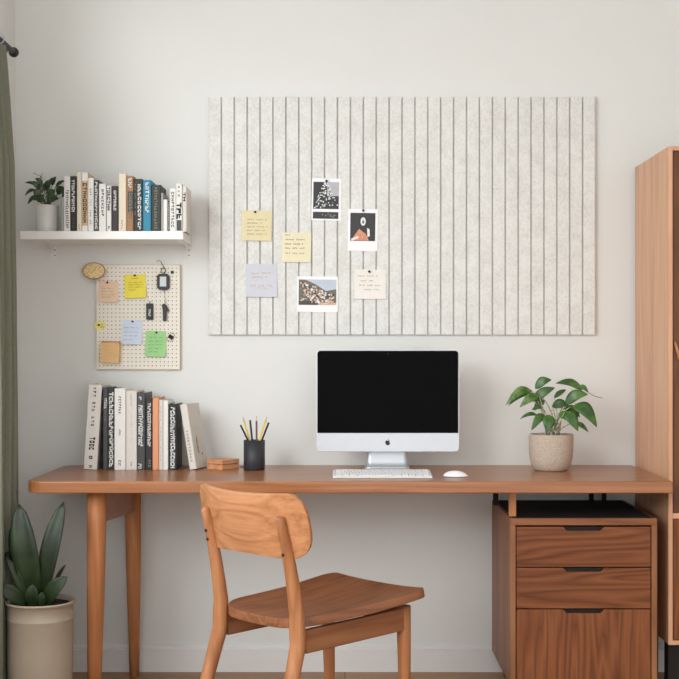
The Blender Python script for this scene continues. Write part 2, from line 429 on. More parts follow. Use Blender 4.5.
def post(s):
    top = Vector((s*.160, -dep/2-.062, zt)); mid = Vector((s*.163, -dep/2-.004, zs+.01)); lo = Vector((s*.167, -dep/2-.004, .37)); bot = Vector((s*.185, -dep/2-.115, 0))
    pts = []; rr = []
    n = 8
    for i in range(n+1):
        a = i/n
        pts.append(top.lerp(mid, a)+Vector((0, .006*math.sin(a*math.pi), 0))); rr.append(.0135+.0075*a)
    for a, r_ in ((.35, .0222), (.7, .0225), (1, .0222)): pts.append(mid.lerp(lo, a)); rr.append(r_)
    for a in (.2, .4, .6, .8, 1): pts.append(lo.lerp(bot, a)); rr.append(.0222-.008*a)
    pts.insert(0, top+Vector((0, -.001, .006))); rr.insert(0, .008)
    m_ = MB().tube(pts, rr, 16)
    o = m_.build('rear_leg', W_chair, ch)
    # screw heads facing the back
    for zz in (.62,) if s > 0 else (.655, .63):
        a = (zt-zz)/(zt-zs-.01); c_ = top.lerp(mid, a)+Vector((0, .006*math.sin(a*math.pi), 0))
        MB().lathe([(.0048, 0), (.0048, .003)], 14, M=Matrix.Translation(c_+Vector((0, -(.0135+.0075*a)+.0012, 0)))@Matrix.Rotation(rad(90), 4, 'X')).build('screw', M_black, o)
for s_ in (-1, 1): post(s_)
for s_ in (-1, 1):
    t_ = Vector((s_*(wfr-.042), dep/2-.05, zs-.021)); b_ = Vector((s_*(wfr-.044), dep/2-.04, 0))
    MB().tube([b_, b_.lerp(t_, .35), b_.lerp(t_, .75), t_], [.0125, .0165, .02, .021], 16).build('front_leg', W_chair, ch)
# rails under the seat
def rail(p, q, h, th, name):
    p, q = Vector(p), Vector(q); d = (q-p); L_ = d.length; a = math.atan2(d.y, d.x)
    MB().box(0, L_, -th/2, th/2, -h/2, h/2).build(name, W_rail, ch, bevel=.003).matrix_local = Matrix.Translation(p)@Matrix.Rotation(a, 4, 'Z')@Matrix.Rotation(-math.atan2(d.z, d.xy.length), 4, 'Y')
zr = zs-.061
for s_ in (-1, 1):
    rail((s_*.166, -dep/2+.018, zr-.004), (s_*(wfr-.037), dep/2-.055, zr+.004), .064, .02, 'side_rail')
rail((-wfr+.05, dep/2-.045, zr+.01), (wfr-.05, dep/2-.045, zr+.01), .045, .018, 'front_rail')
# backrest: curved shell in front of the posts
rows = []
zb0, zb1 = .605, .785; HW = .226
for i in range(21):
    f_ = .5-.5*math.cos(math.pi*i/20); zc = zb0+(zb1-zb0)*f_
    # superellipse ends
    e_ = abs(2*f_-1); kk = .34 if f_ < .5 else .20
    hw = HW*(1-kk+kk*max(0, 1-e_**3)**.5)
    row = []
    for k in range(29):
        s_ = -1+2*k/28; u = hw*s_
        sag = -.010*(1-s_*s_)*(1 if f_ > .5 else -1)*abs(2*f_-1)   # top edge dips, bottom edge dips
        v = -dep/2-.064-.216*(zc-.70) + .060*(abs(u)/.236)**2 - .014
        row.append((u, v+.010, zc+sag*.6))
    rows.append(row)
MB().grid(rows).build('backrest', W_back, ch, solid=.014, bevel=.003, seg=2, offset=0)

# ------------------------------------------------------------------ felt board
FX0, FX1 = X(208.5, -.02), X(595.5, -.02); FZ0, FZ1 = Z(334.5, -.02), Z(97, -.02)
felt = thing('felt_board', 'large rectangular off-white felt pinboard with vertical grooves on wall', 'pinboard', ((FX0+FX1)/2, -.001, FZ0))
n = 30; wd = FX1-FX0; sl = wd/n; g_ = .0028; poly = []
x = -wd/2
prof = [(-wd/2, 0), (wd/2, 0), (wd/2, -.016), (wd/2-.003, -.019)]
for i in range(n-1, 0, -1):
    xx = -wd/2+i*sl
    prof += [(xx+g_, -.019), (xx+.0016, -.009), (xx-.0016, -.009), (xx-g_, -.019)]
prof += [(-wd/2+.003, -.019), (-wd/2, -.016)]
# build as strips rather than one concave n-gon
fb = MB(); H = FZ1-FZ0
fr_ = prof[2:]
rows = [[(p[0], p[1], z) for p in fr_] for z in (0, H)]
fb.grid(rows, sm=False)
fb.box(-wd/2, wd/2, -.0088, 0, 0, H)
for z in (0, H):
    for i in range(n):
        a = -wd/2+i*sl; b_ = a+sl
        fb.add([(a+.0016, -.009, z), (b_-.0016, -.009, z), (b_-g_, -.019, z), (a+g_, -.019, z)], [(0, 1, 2, 3)])
fb.build('felt_panel', M_felt, felt)
YB = -.020    # front of felt, world

# ------------------------------------------------------------------ paper things pinned up
rng = random.Random(7)
def ink(c): return mat('ink_%d_%d_%d' % c, c, .8)
INK = ink((88, 84, 78)); INKL = ink((150, 140, 118)); INKW = ink((240, 240, 236)); INKY = ink((196, 180, 110)); INKB = ink((24, 24, 26))

def sheet(mb, hw, hh, y, curl, mi=0, nx=6, nz=8, th=.0006):
    """slightly curled sheet, solid"""
    f = []; b_ = []
    for j in range(nz+1):
        z = -hh+2*hh*j/nz; q = (hh-z)/(2*hh)
        rowf = []; rowb = []
        for i in range(nx+1):
            x_ = -hw+2*hw*i/nx
            yy = y-curl*q*q
            rowf.append((x_, yy-th, z)); rowb.append((x_, yy, z))
        f.append(rowf); b_.append(rowb)
    mb.grid(f, mi); mb.grid([r[::-1] for r in b_], mi)
    for i in range(nz):
        for s_ in (0, nx):
            mb.add([f[i][s_], f[i+1][s_], b_[i+1][s_], b_[i][s_]], [(0, 1, 2, 3)], mi)
    for s_ in (0, nz):
        for i in range(nx):
            mb.add([f[s_][i], f[s_][i+1], b_[s_][i+1], b_[s_][i]], [(0, 1, 2, 3)], mi)

def note(px0, px1, py0, py1, yw, m, label, cat, group, lines, inkm, tilt=0, curl=.006, thick=.0006, bold=False, name='sticky_note', topmark=False):
    c_ = at((px0+px1)/2, (py0+py1)/2, yw)
    hw = abs(X(px1, yw)-X(px0, yw))/2; hh = abs(Z(py0, yw)-Z(py1, yw))/2
    o = thing(name, label, cat, (c_.x, yw, c_.z), (0, rad(tilt), 0), group)
    mb = MB(); sheet(mb, hw, hh, 0, curl, th=thick); p = mb.build('paper', m, o)
    if lines:
        g = MB(); last = None
        for i, (a, b_, q) in enumerate(lines):      # start, end (0..1 across), q (0 top..1 bottom)
            if last is not None and q-last > .2: g.build('handwriting', inkm, o); g = MB()
            last = q
            z = hh-2*hh*q
            P = lambda u, v: (u, -thick-.0006-curl*((hh-v)/(2*hh))**2, v)
            k = int((b_-a)*14)
            glyphs(g, -hw+2*hw*a, z-hh*.045, -hw+2*hw*b_, z+hh*.045, max(k, 2), P, rng, fill=.75, stroke=.22, vertical=False, words=rng.choice((4, 5, 6)))
        g.build('handwriting', inkm, o)
    return o

def pin(px, py, yw, label, m=M_black, r=.0042, group='push pins'):
    c_ = at(px, py, yw)
    o = thing('push_pin', label, 'push pin', (c_.x, yw, c_.z), (0, 0, 0), group)
    R = Matrix.Rotation(rad(90), 4, 'X')
    MB().lathe([(r*1.05, .0007), (r*1.05, .002), (r*.55, .003), (r*.5, .007), (r*.9, .008), (r*.9, .010)], 16, M=R).build('pin_head', m, o)
    return o

N_y1 = mat('pale_yellow_paper', (223, 212, 172), .85, var=.02)
N_y2 = mat('cream_paper', (230, 222, 190), .85, var=.02)
N_li = mat('lilac_grey_paper', (205, 206, 216), .85, var=.02)
N_wh = mat('off_white_paper', (234, 229, 222), .85, var=.02)
N_pol = mat('photo_paper_white', (240, 240, 242), .5, var=.01)
gp = 'paper notes on the felt board'
L5 = [(.2, .85, .3), (.2, .7, .42), (.2, .9, .54), (.2, .8, .66), (.2, .85, .78)]
note(241.5, 271.5, 210.5, 240.8, YB-.001, N_y1, 'pale yellow paper note with a black pin at top, upper left on felt board', 'paper note', gp, L5, INKL, .5)
note(282, 311, 232.5, 262.3, YB-.001, N_y2, 'cream paper note with dark handwriting and no pin on felt board', 'paper note', gp,
     [(.12, .3, .1), (.12, .8, .24), (.1, .75, .39), (.12, .8, .53), (.12, .85, .70)], INK, 1)
note(246, 277, 264, 297, YB-.001, N_li, 'lilac grey paper note with faint yellow writing on felt board', 'paper note', gp,
     [(.15, .8, .28), (.2, .7, .4), (.15, .85, .66), (.3, .7, .74)], INKY, 0)
note(354.5, 386, 269.5, 299, YB-.001, N_wh, 'off-white paper note with a black pin below the portrait print on felt board', 'paper note', gp,
     [(.1, .75, .22), (.2, .6, .38), (.15, .9, .54), (.3, .8, .68)], INKL, .5)

# instant photo prints
PB = mat('photo_black', (34, 34, 36), .4); PG = mat('photo_grey', (112, 112, 112), .4, var=.4, scale=260); PW = mat('photo_white', (222, 222, 220), .4, var=.12, scale=300)
PO = mat('photo_orange', (208, 140, 106), .4, var=.35, scale=300); PSKY = mat('photo_sky', (186, 196, 210), .4); PHOUSE = mat('photo_houses', (206, 172, 146), .4, var=.35, scale=260)
PHILL = mat('photo_hill', (104, 96, 84), .4, var=.4, scale=200); PDK = mat('photo_shade', (62, 58, 52), .4, var=.4, scale=260); PS = mat('photo_light_grey', (176, 178, 184), .4)
def disc(mb, cx, cz, rx, rz, y, mi, n=14):
    mb.add([(cx+rx*math.cos(2*math.pi*k/n), y, cz+rz*math.sin(2*math.pi*k/n)) for k in range(n)], [tuple(range(n))], mi)
def quad(mb, x0, x1, z0, z1, y, mi): mb.add([(x0, y, z0), (x1, y, z0), (x1, y, z1), (x0, y, z1)], [(0, 1, 2, 3)], mi)

def photo(px0, px1, py0, py1, label, tilt, thick=.0008):
    yw = YB-.001; c_ = at((px0+px1)/2, (py0+py1)/2, yw)
    hw = abs(X(px1, yw)-X(px0, yw))/2; hh = abs(Z(py0, yw)-Z(py1, yw))/2
    o = thing('photo_print', label, 'photo', (c_.x, yw, c_.z), (0, rad(tilt), 0), 'photo prints on the felt board')
    MB().box(-hw, hw, -thick, 0, -hh, hh).build('paper', N_pol, o)
    s = 1/ (F/(yw-CAM_Y)); 
    cxp, cyp = (px0+px1)/2, (py0+py1)/2
    U = lambda px: (px-cxp)*s; V = lambda py: (cyp-py)*s
    return o, U, V
o, U, V = photo(311.5, 341, 178.5, 220.5, 'white bordered black and white print of flowers with dark strip, topmost on board', 1)
g = MB(); y_ = -.0012
quad(g, U(313.2), U(338.8), V(209), V(182), y_, 0); quad(g, U(327), U(338.8), V(196), V(182), y_-.0001, 3)
r2 = random.Random(3)
for i in range(130):
    a = r2.uniform(0, 6.28); t_ = r2.random()
    cy_ = 183+25*t_; half = 2+ 11*t_
    disc(g, U(326+r2.uniform(-half, half)), V(cy_), .0035*r2.uniform(.5, 1), .003*r2.uniform(.5, 1), y_-.0002-.00001*i, r2.choice((2, 2, 2, 1, 0)), 7)
g.build('picture', [PB, PG, PW, PS], o)
g = MB(); quad(g, U(313.2), U(338.6), V(218.8), V(212), y_, 0)
for i in range(16):
    x_ = r2.uniform(315, 336); disc(g, U(x_), V(r2.uniform(214, 217)), r2.uniform(.002, .005), .0028, y_-.0001-.00001*i, r2.choice((0, 1)), 8)
g.build('lower_strip', [PB, PG], o)
o, U, V = photo(348, 377.6, 209, 251, 'white bordered portrait print of a seated person in an orange skirt', 1)
g = MB(); quad(g, U(350.2), U(375.2), V(241), V(213), y_, 0)
disc(g, U(363), V(221.5), .0095, .0155, y_-.0001, 2, 18); disc(g, U(363), V(222), .004, .0065, y_-.00015, 3, 12)
g.add([(U(358), y_-.0002, V(240)), (U(355), y_-.0002, V(234)), (U(360), y_-.0002, V(226)), (U(366), y_-.0002, V(226)), (U(369), y_-.0002, V(234)), (U(368), y_-.0002, V(240))], [(0, 1, 2, 3, 4, 5)], 0)
g.add([(U(351), y_-.0003, V(240.5)), (U(359), y_-.0003, V(229)), (U(366), y_-.0003, V(234)), (U(369), y_-.0003, V(240.5))], [(0, 1, 2, 3)], 1)
g.add([(U(367), y_-.0003, V(228)), (U(369.5), y_-.0003, V(229)), (U(370), y_-.0003, V(236)), (U(367.5), y_-.0003, V(237))], [(0, 1, 2, 3)], 2)
g.add([(U(351), y_-.0004, V(239)), (U(358), y_-.0004, V(236)), (U(359), y_-.0004, V(238)), (U(352), y_-.0004, V(241))], [(0, 1, 2, 3)], 2)
g.build('picture', [PB, PO, PW, PG], o)
o, U, V = photo(297, 338, 276.5, 312, 'wide white bordered colour print of a hillside village, lowest photo on board', .5)
g = MB(); quad(g, U(298.7), U(336.3), V(305), V(279.5), y_, 0)
g.add([(U(298.7), y_-.0001, V(305)), (U(336.3), y_-.0001, V(305)), (U(336.3), y_-.0001, V(289)), (U(326), y_-.0001, V(291)), (U(315), y_-.0001, V(284)), (U(306), y_-.0001, V(280)), (U(298.7), y_-.0001, V(279.5))], [tuple(range(7))], 1)
for i in range(150):
    x_ = r2.uniform(299.5, 334); zt_ = 282+max(0, (x_-303))*.42; yy = r2.uniform(min(zt_, 298), 302)
    a = r2.uniform(.5, 1.5); quad(g, U(x_), U(x_+a*1.4), V(yy+a), V(yy-a*.6), y_-.0002-.00001*i, r2.choice((2, 2, 2, 3, 4, 4)))
quad(g, U(298.7), U(318), V(305), V(301), y_-.0012, 3); quad(g, U(318), U(336.3), V(305), V(302.5), y_-.0012, 2)
g.build('picture', [PSKY, PHILL, PHOUSE, PDK, PW], o)

for (px, py, lab) in ((255.2, 212, 'black push pin on the pale yellow note'), (326.5, 181, 'black push pin at the top of the flower print'),
                      (363.2, 210.5, 'black push pin at the top of the portrait print'), (369.2, 271.5, 'black push pin on the off-white note under the portrait print')):
    pin(px, py, YB-.0015, lab)

# ------------------------------------------------------------------ pegboard
GY = -.018
gx0, gx1, gz0, gz1 = X(95.8, GY), X(180, GY), Z(369.5, GY), Z(264.5, GY)
peg = thing('pegboard', 'small cream pegboard with light wood edge below the shelf', 'pegboard', ((gx0+gx1)/2, 0, gz0))
hw = (gx1-gx0)/2; hh = gz1-gz0
M_peg = mat('pegboard_face', (232, 226, 214), .7, var=.015)
M_pegedge = mat('pegboard_wood_edge', (206, 186, 160), .6, var=.08)
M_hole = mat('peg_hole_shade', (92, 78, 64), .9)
g = MB(); ncx, ncz = 20, 25; mg = .006
cw = (2*hw-2*mg)/ncx; chh = (hh-2*mg)/ncz; R_ = .0022
for i in range(ncx):
    for j in range(ncz):
        x0 = -hw+mg+i*cw; z0 = mg+j*chh; cx_, cz_ = x0+cw/2, z0+chh/2; big = (i == 18 and j == 23)
        rr = .0058 if big else R_
        oc = [(cx_+rr*math.cos(rad(22.5+45*k)), cz_+rr*math.sin(rad(22.5+45*k))) for k in range(8)]
        sq = [(x0+cw, cz_), (x0+cw, z0+chh), (cx_, z0+chh), (x0, z0+chh), (x0, cz_), (x0, z0), (cx_, z0), (x0+cw, z0)]
        y = -.016
        vs = [(a, y, b_) for a, b_ in oc]+[(a, y, b_) for a, b_ in sq]+[(a, y+.004, b_) for a, b_ in oc]
        fs = []
        for k in range(8):
            k2 = (k+1) % 8
            fs.append((k, k2, 8+k2, 8+k)); fs.append((k, 16+k, 16+k2, k2))
        g.add(vs, fs, 0)
# margins and core
for (a, b_, c_, d_) in ((-hw+.002, -hw+mg, .002, hh-.002), (hw-mg, hw-.002, .002, hh-.002), (-hw+mg, hw-mg, .002, mg), (-hw+mg, hw-mg, hh-mg, hh-.002)):
    quad(g, a, b_, c_, d_, -.016, 0)
g.build('perforated_face', M_peg, peg)
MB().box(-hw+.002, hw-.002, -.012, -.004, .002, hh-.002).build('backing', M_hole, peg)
g = MB()
g.box(-hw, -hw+.002, -.016, -.0005, 0, hh).box(hw-.002, hw, -.016, -.0005, 0, hh).box(-hw+.002, hw-.002, -.016, -.0005, 0, .002).box(-hw+.002, hw-.002, -.016, -.0005, hh-.002, hh)
g.build('edge_band', M_pegedge, peg)
MB().lathe([(.0062, 0), (.0062, .0016)], 18, M=Matrix.Translation((-hw+mg+18.5*cw, -.0161, mg+23.5*chh))@Matrix.Rotation(rad(90), 4, 'X')).build('mounting_screw', M_black, peg)
YP = -.0175
gp = 'notes on the pegboard'
note(98.8, 118, 281, 302, YP, mat('peach_paper', (232, 200, 172), .85, var=.03), 'peach paper note hanging at upper left of pegboard', 'paper note', gp, [(.15, .8, .35), (.15, .75, .5), (.15, .85, .65), (.15, .7, .78)], INKL, 1, .012)
note(124.5, 146, 274.5, 298, YP, mat('bright_yellow_paper', (234, 220, 84), .85, var=.03), 'bright yellow sticky note at top middle of pegboard', 'paper note', gp, [(.35, .65, .17), (.2, .85, .34), (.2, .9, .44), (.2, .85, .54), (.2, .6, .66)], ink((150, 130, 40)), -2, .010)
note(122, 142, 320, 344, YP, mat('pale_blue_paper', (205, 216, 232), .85, var=.03), 'pale blue ruled note at lower middle of pegboard', 'paper note', gp, [(.1, .85, .32), (.1, .8, .5), (.1, .85, .66), (.1, .6, .82)], ink((132, 142, 164)), 1, .010)
note(145.5, 166, 331, 356.5, YP, mat('mint_green_paper', (158, 208, 142), .85, var=.03), 'mint green ruled note at lower right of pegboard', 'paper note', gp, [(.15, .85, .25), (.15, .8, .4), (.15, .85, .54), (.15, .8, .68), (.15, .7, .82)], ink((96, 148, 92)), 1, .010)
# tan memo pad with a folded top, standing off the board
c_ = at(111, 352, YP)
o = thing('memo_pad', 'thick tan memo pad with curled top edge at lower left of pegboard', 'memo pad', (c_.x, YP, c_.z), (0, rad(2), 0))
hwp = .034; hhp = .0385
MB().box(-hwp, hwp, -.0285, 0, -hhp, hhp-.006).build('pad_block', mat('tan_pad', (222, 182, 130), .8, var=.04), o, bevel=.0015)
pts = [(-hwp+.010, -.030, hhp-.006), (hwp-.004, -.030, hhp-.006)]
MB().tube([(-hwp+.004, -.022, hhp-.0052), (0, -.022, hhp-.0045), (hwp+.002, -.022, hhp-.0052)], .0055, 12).build('curled_edge', mat('curled_kraft', (206, 150, 110), .7, var=.05), o)
g = MB()
for i in range(5): glyphs(g, -.02, .018-i*.011, .018, .020-i*.011, 7, lambda u, v: (u, -.0288, v), rng, vertical=False, words=4)
g.build('faint_writing', ink((206, 164, 112)), o)
# round dish at upper left corner
c_ = at(94, 271.3, -.035)
o = thing('round_wooden_disc', 'round wooden disc with mottled cream face at top left corner of pegboard', 'wooden disc', (c_.x, -.0175, c_.z), (0, 0, 0))
T_ = Matrix.Translation((0, -.017, 0))@Matrix.Rotation(rad(4), 4, 'Y')@Matrix.Rotation(rad(90-22), 4, 'X')@Matrix.Diagonal((1, .80, 1, 1))
MB().lathe([(.034, -.003), (.040, 0), (.0415, .005), (.040, .0065), (.0375, .005)], 36, M=T_, cap1=False).build('rim', mat('disc_rim', (176, 124, 84), .5, var=.1), o)
MB().lathe([(.0376, .0035), (.0376, .0048)], 36, M=T_).build('mottled_face', speckle('mottled_cream', (232, 206, 156), (188, 148, 100), 150, .66), o)
MB().tube([(0, -.014, 0), (0, -.001, 0)], .004, 10).build('hanging_peg', M_twig, o)
# pale yellow round tag
c_ = at(100, 325.6, YP)
o = thing('round_tag', 'small pale yellow round tag at left edge of pegboard', 'tag', (c_.x, YP, c_.z))
MB().lathe([(.0215, 0), (.0215, .001)], 28, M=Matrix.Rotation(rad(90), 4, 'X')@Matrix.Diagonal((1, .72, 1, 1))).build('paper', mat('tag_yellow', (236, 226, 132), .8), o)
g = MB(); glyphs(g, .001, -.008, .016, -.003, 5, lambda u, v: (u, -.0016, v), rng, vertical=False); glyphs(g, .003, .001, .012, .005, 3, lambda u, v: (u, -.0016, v), rng, vertical=False); g.build('markings', ink((140, 120, 60)), o)
for (px, py, lab) in ((107.4, 282.6, 'small dark pin on the peach note'), (134.8, 275.5, 'small dark pin on the bright yellow note'),
                      (132.6, 321.5, 'small dark pin on the pale blue note'), (156.5, 332.5, 'small dark pin on the mint green note'), (99, 325, 'small dark pin on the pale yellow round tag')):
    pin(px, py, YP-.0012, lab, r=.0036, group='pins on the pegboard')
# tracker tag on a wire hook
c_ = at(163.5, 282, YP)
o = thing('key_fob', 'black octagonal key fob with pale screen on wire hook, pegboard top right', 'key fob', (c_.x, YP, c_.z))
s = (YP-CAM_Y)/F
def PX(px, py): return ((px-163.5)*s, (282-py)*s)
w_, h_ = 6.2*s, 8*s; c2 = 2.2*s
octa = [(-w_+c2, -h_), (w_-c2, -h_), (w_, -h_+c2), (w_, h_-c2), (w_-c2, h_), (-w_+c2, h_), (-w_, h_-c2), (-w_, -h_+c2)]
MB().prism(octa, -.012, -.001, 'Y').build('body', M_black, o, bevel=.0012)
MB().box(-3.2*s, 3.2*s, -.0128, -.0121, -4.6*s, 5.2*s).build('screen', mat('pale_screen', (196, 202, 202), .3), o)
ring = [(0+2.3*s*math.cos(a*math.pi/8), -.006, (282-270.7)*s+2.6*s*math.sin(a*math.pi/8)) for a in range(17)]
MB().tube(ring, .0014, 8).build('ring', M_black, o)
wire = [(PX(*p)[0], -.006, PX(*p)[1]) for p in ((157, 262), (159, 260.2), (161, 261.5), (162.5, 265), (164.5, 267.5), (163.4, 269.2))]
MB().tube(wire, .0011, 8).build('wire_hook', M_black, o)
chn = [(PX(*p)[0], -.006, PX(*p)[1]) for p in ((164, 290), (165.5, 293), (164.6, 296.5), (166.2, 300), (165, 303.5))]
MB().tube(chn, .0009, 6).build('chain', mat('steel_chain', (150, 148, 142), .35, metal=.8), o)
g = MB(); a = [PX(*p) for p in ((162, 305), (164.5, 303.5), (167, 305.5), (169.2, 311.5), (166.8, 311.5), (166.6, 321), (163.3, 321), (163, 310))]
g.prism(a, -.010, -.002, 'Y'); g.build('key', M_black, o, bevel=.0008)
# USB stick
c_ = at(149.9, 311.5, YP)
o = thing('usb_stick', 'flat black stick with small white lettering on pegboard', 'usb stick', (c_.x, YP, c_.z))
MB().box(-.0127, .0127, -.009, -.001, -.030, .029).build('body', M_black, o, bevel=.002)
g = MB(); glyphs(g, -.004, -.018, .005, .008, 5, lambda u, v: (u, -.0096, v), rng, stroke=.3); g.build('lettering', INKW, o)
MB().tube([(-.002, -.005, .028), (.0, -.008, .034), (.002, -.004, .037), (.001, 0, .036)], .001, 6).build('hang_loop', M_black, o)
# binder clip
c_ = at(171, 337, YP)
o = thing('binder_clip', 'small black binder clip with wire arms beside the mint green note', 'binder clip', (c_.x, YP, c_.z), (0, rad(35), 0))
MB().prism([(-.001, -.007), (-.012, 0), (-.001, .007), (-.001, .0055), (-.0085, 0), (-.001, -.0055)], -.009, .009, 'X').build('clip_body', M_black, o)
for sg in (-1, 1):
    MB().tube([(-.007, -.004, .004*sg), (-.010, -.012, .012*sg), (0, -.015, .017*sg), (.010, -.012, .012*sg), (.007, -.004, .004*sg)], .0008, 6).build('wire_arm', M_black, o)

# ------------------------------------------------------------------ wall shelf
SY0 = -.252; SZ1, SZ0 = Z(231, SY0), Z(239.4, SY0); SX0, SX1 = X(20, SY0), X(183, SY0)
sh = thing('wall_shelf', 'narrow white wall shelf on two small brackets', 'shelf', ((SX0+SX1)/2, 0, SZ0))
hw = (SX1-SX0)/2
MB().box(-hw, hw, SY0, 0, 0, SZ1-SZ0).build('board', M_white, sh, bevel=.002)
for px in (52, 193):
    xx = X(px, -.03)-(SX0+SX1)/2
    if px > 100: xx = min(xx, hw-.014)
    g = MB(); zb = Z(258, -.02)-SZ0
    g.box(xx-.009, xx+.009, -.004, 0, zb, 0).prism([(-.004, 0), (-.004, -.050), (-.012, -.030), (-.03, -.012), (-.10, -.004), (-.10, 0)], xx-.003, xx+.003, 'X')
    g.box(xx-.009, xx+.009, -.18, -.004, -.003, 0)
    b_ = g.build('bracket', M_white, sh)
    for zz in (-.018, zb+.01):
        MB().lathe([(.0025, 0), (.0025, .001)], 10, M=Matrix.Translation((xx+.0055, -.0042, zz))@Matrix.Rotation(rad(90), 4, 'X')).build('screw', PG, b_)

# ------------------------------------------------------------------ books
def book(x0, w_, h, ysp, depth, z, cov, label, group, ttl=None, tilt=0, yaw=0, pivot='c', extra=None, name='book'):
    """x0: left edge at the bottom, spine toward -Y.  ttl: list of (colour mat, u0,u1 (0..1 across spine), v0,v1 (0..1 height), n, style)"""
    if pivot == 'c': ox = x0+w_/2; lx = -w_/2
    elif pivot == 'r': ox = x0+w_; lx = -w_
    else: ox = x0; lx = 0
    o = thing(name, label, 'book', (ox, ysp, z), (0, rad(tilt), rad(yaw)), group)
    t_ = min(.0022, w_*.2)
    g = MB(); g.box(lx, lx+t_, 0, depth, 0, h).box(lx+w_-t_, lx+w_, 0, depth, 0, h).box(lx+t_, lx+w_-t_, 0, t_, 0, h)
    g.build('cover', cov, o, bevel=min(.001, t_*.4))
    MB().box(lx+t_, lx+w_-t_, t_, depth-.004, .003, h-.003).build('pages', M_pages, o)
    for (m, u0, u1, v0, v1, n, fill, words) in (ttl or []):
        g = MB(); P = lambda u, v: (u, -.0005, v)
        if n == 0: quad(g, lx+w_*u0, lx+w_*u1, h*v0, h*v1, -.0004, 0); g.build('spine_patch', m, o)
        else:
            glyphs(g, lx+w_*u0, h*v0, lx+w_*u1, h*v1, n, P, rng, fill=fill, stroke=.3, words=words); g.build('spine_title', m, o)
    return o
def cm(n, c): return mat(n, c, .55, var=.03, scale=60)
C = dict(white=cm('cover_white', (228, 226, 221)), cream=cm('cover_cream', (222, 210, 188)), black=cm('cover_black', (30, 30, 32)), char=cm('cover_charcoal', (62, 62, 64)),
         grey=cm('cover_grey', (168, 166, 160)), tan=cm('cover_tan', (206, 178, 142)), brown=cm('cover_brown', (156, 112, 76)), teal=cm('cover_teal', (30, 128, 160)),
         maroon=cm('cover_dark_plum', (48, 34, 38)), peach=cm('cover_peach', (222, 152, 112)), green=cm('cover_dark_green', (34, 44, 42)), off=cm('cover_off_white', (214, 208, 200)))
YS = -.225; ks = (YS-CAM_Y)/F; zsf = SZ1+.0004
G1 = 'books on the wall shelf'
def hs(top): return Z(top, YS)-SZ1
# px left, px right, px top, depth, cover, label, titles
shelf_books = [
 (61.5, 63.8, 197, .13, 'grey', 'thin grey book half hidden by the small potted plant', []),
 (64.0, 70.2, 176.3, .15, 'white', 'tall white book with black lettering beside the small potted plant', [(INKB, .25, .75, .05, .75, 14, .6, 0)]),
 (70.3, 76.5, 176.1, .14, 'black', 'black book with blocky white lettering, first black one from the plant', [(INKW, .2, .75, .35, .93, 10, .85, 0), (INK, .3, .7, .05, .25, 5, .7, 0)]),
 (76.9, 81.7, 172.5, .15, 'cream', 'slim tan-cream book with a plain spine between two patterned books', [(INKL, .3, .6, .03, .12, 3, .6, 0)]),
 (82.0, 87.8, 172.6, .16, 'tan', 'tan book with brown lettering and white top and bottom bands', [(C['white'], 0, 1, .86, 1, 0, 0, 0), (C['white'], 0, 1, 0, .1, 0, 0, 0), (ink((96, 62, 44)), .15, .85, .14, .82, 8, .8, 0)]),
 (88.0, 93.7, 178, .14, 'white', 'white book with faint grey lettering right of the banded tan book', [(INKL, .3, .6, .12, .8, 12, .6, 4)]),
 (93.9, 98.6, 180, .14, 'char', 'charcoal book with white scrawled lettering among white books', [(INKW, .2, .8, .04, .96, 12, .85, 0)]),
 (98.9, 106.0, 183.7, .13, 'white', 'white book with small black lettering right of the charcoal book', [(INKB, .35, .7, .3, .88, 7, .65, 0)]),
 (106.6, 111.3, 185.7, .13, 'white', 'white book with bold outlined letters beside the dark plum book', [(INK, .1, .85, .45, .97, 6, .85, 0), (INKB, .3, .7, .05, .12, 1, .9, 0)]),
 (111.5, 118.3, 186, .13, 'maroon', 'dark plum book with white title on the upper spine', [(INKW, .3, .75, .45, .9, 6, .85, 0)]),
 (118.6, 126.2, 173.6, .16, 'cream', 'wide cream book with a bare spine in the middle of the shelf', [(INKL, .3, .55, .03, .2, 4, .6, 0)]),
 (126.4, 133.4, 176, .15, 'brown', 'brown book with pale lettering between the cream and black books', [(INKW, .25, .8, .76, .96, 3, .8, 0), (C['char'], .2, 1, .35, .72, 0, 0, 0), (INKL, .35, .8, .18, .70, 7, .8, 0)]),
 (133.6, 142.6, 179, .15, 'black', 'thick black book with large white lettering left of the teal book', [(INKW, .45, .85, .03, .9, 9, .85, 0), (INKL, .08, .25, .3, .9, 12, .6, 4)]),
 (142.8, 151.0, 180, .14, 'teal', 'bright teal blue book with white lettering', [(INKW, .3, .8, .35, .95, 7, .85, 0)]),
 (151.2, 160.9, 185, .14, 'green', 'thick blackish green book with pale lettering right of the teal book', [(INKL, .3, .65, .04, .95, 13, .7, 0)]),
 (161.1, 163.2, 193, .12, 'grey', 'thin grey book in the gap right of the blackish green book', []),
 (163.3, 167.4, 199.5, .12, 'white', 'short plain white book, lowest on the shelf', []),
 (167.5, 169.5, 201, .12, 'char', 'thin short charcoal book with white dots right of the short white one', [(INKW, .2, .8, .05, .95, 14, .6, 0)]),
 (169.6, 175.9, 188.5, .14, 'white', 'white book with grey scattered lettering near the right end', [(INK, .25, .75, .08, .92, 9, .7, 0)]),
 (176.1, 182.0, 183.6, .14, 'white', 'white book with bold black blocks second from the right end', [(INKB, .05, .95, .25, .6, 3, .9, 0), (INKB, .3, .6, .68, .95, 3, .5, 0), (C['char'], .1, .9, .02, .24, 0, 0, 0)]),
]
for (a, b_, tp, dp, cv, lab, tt) in shelf_books:
    book(X(a, YS)+.0002, (b_-a)*ks-.0004, hs(tp), YS, dp, zsf, C[cv], lab, G1, tt)
xe = X(182.2, YS)
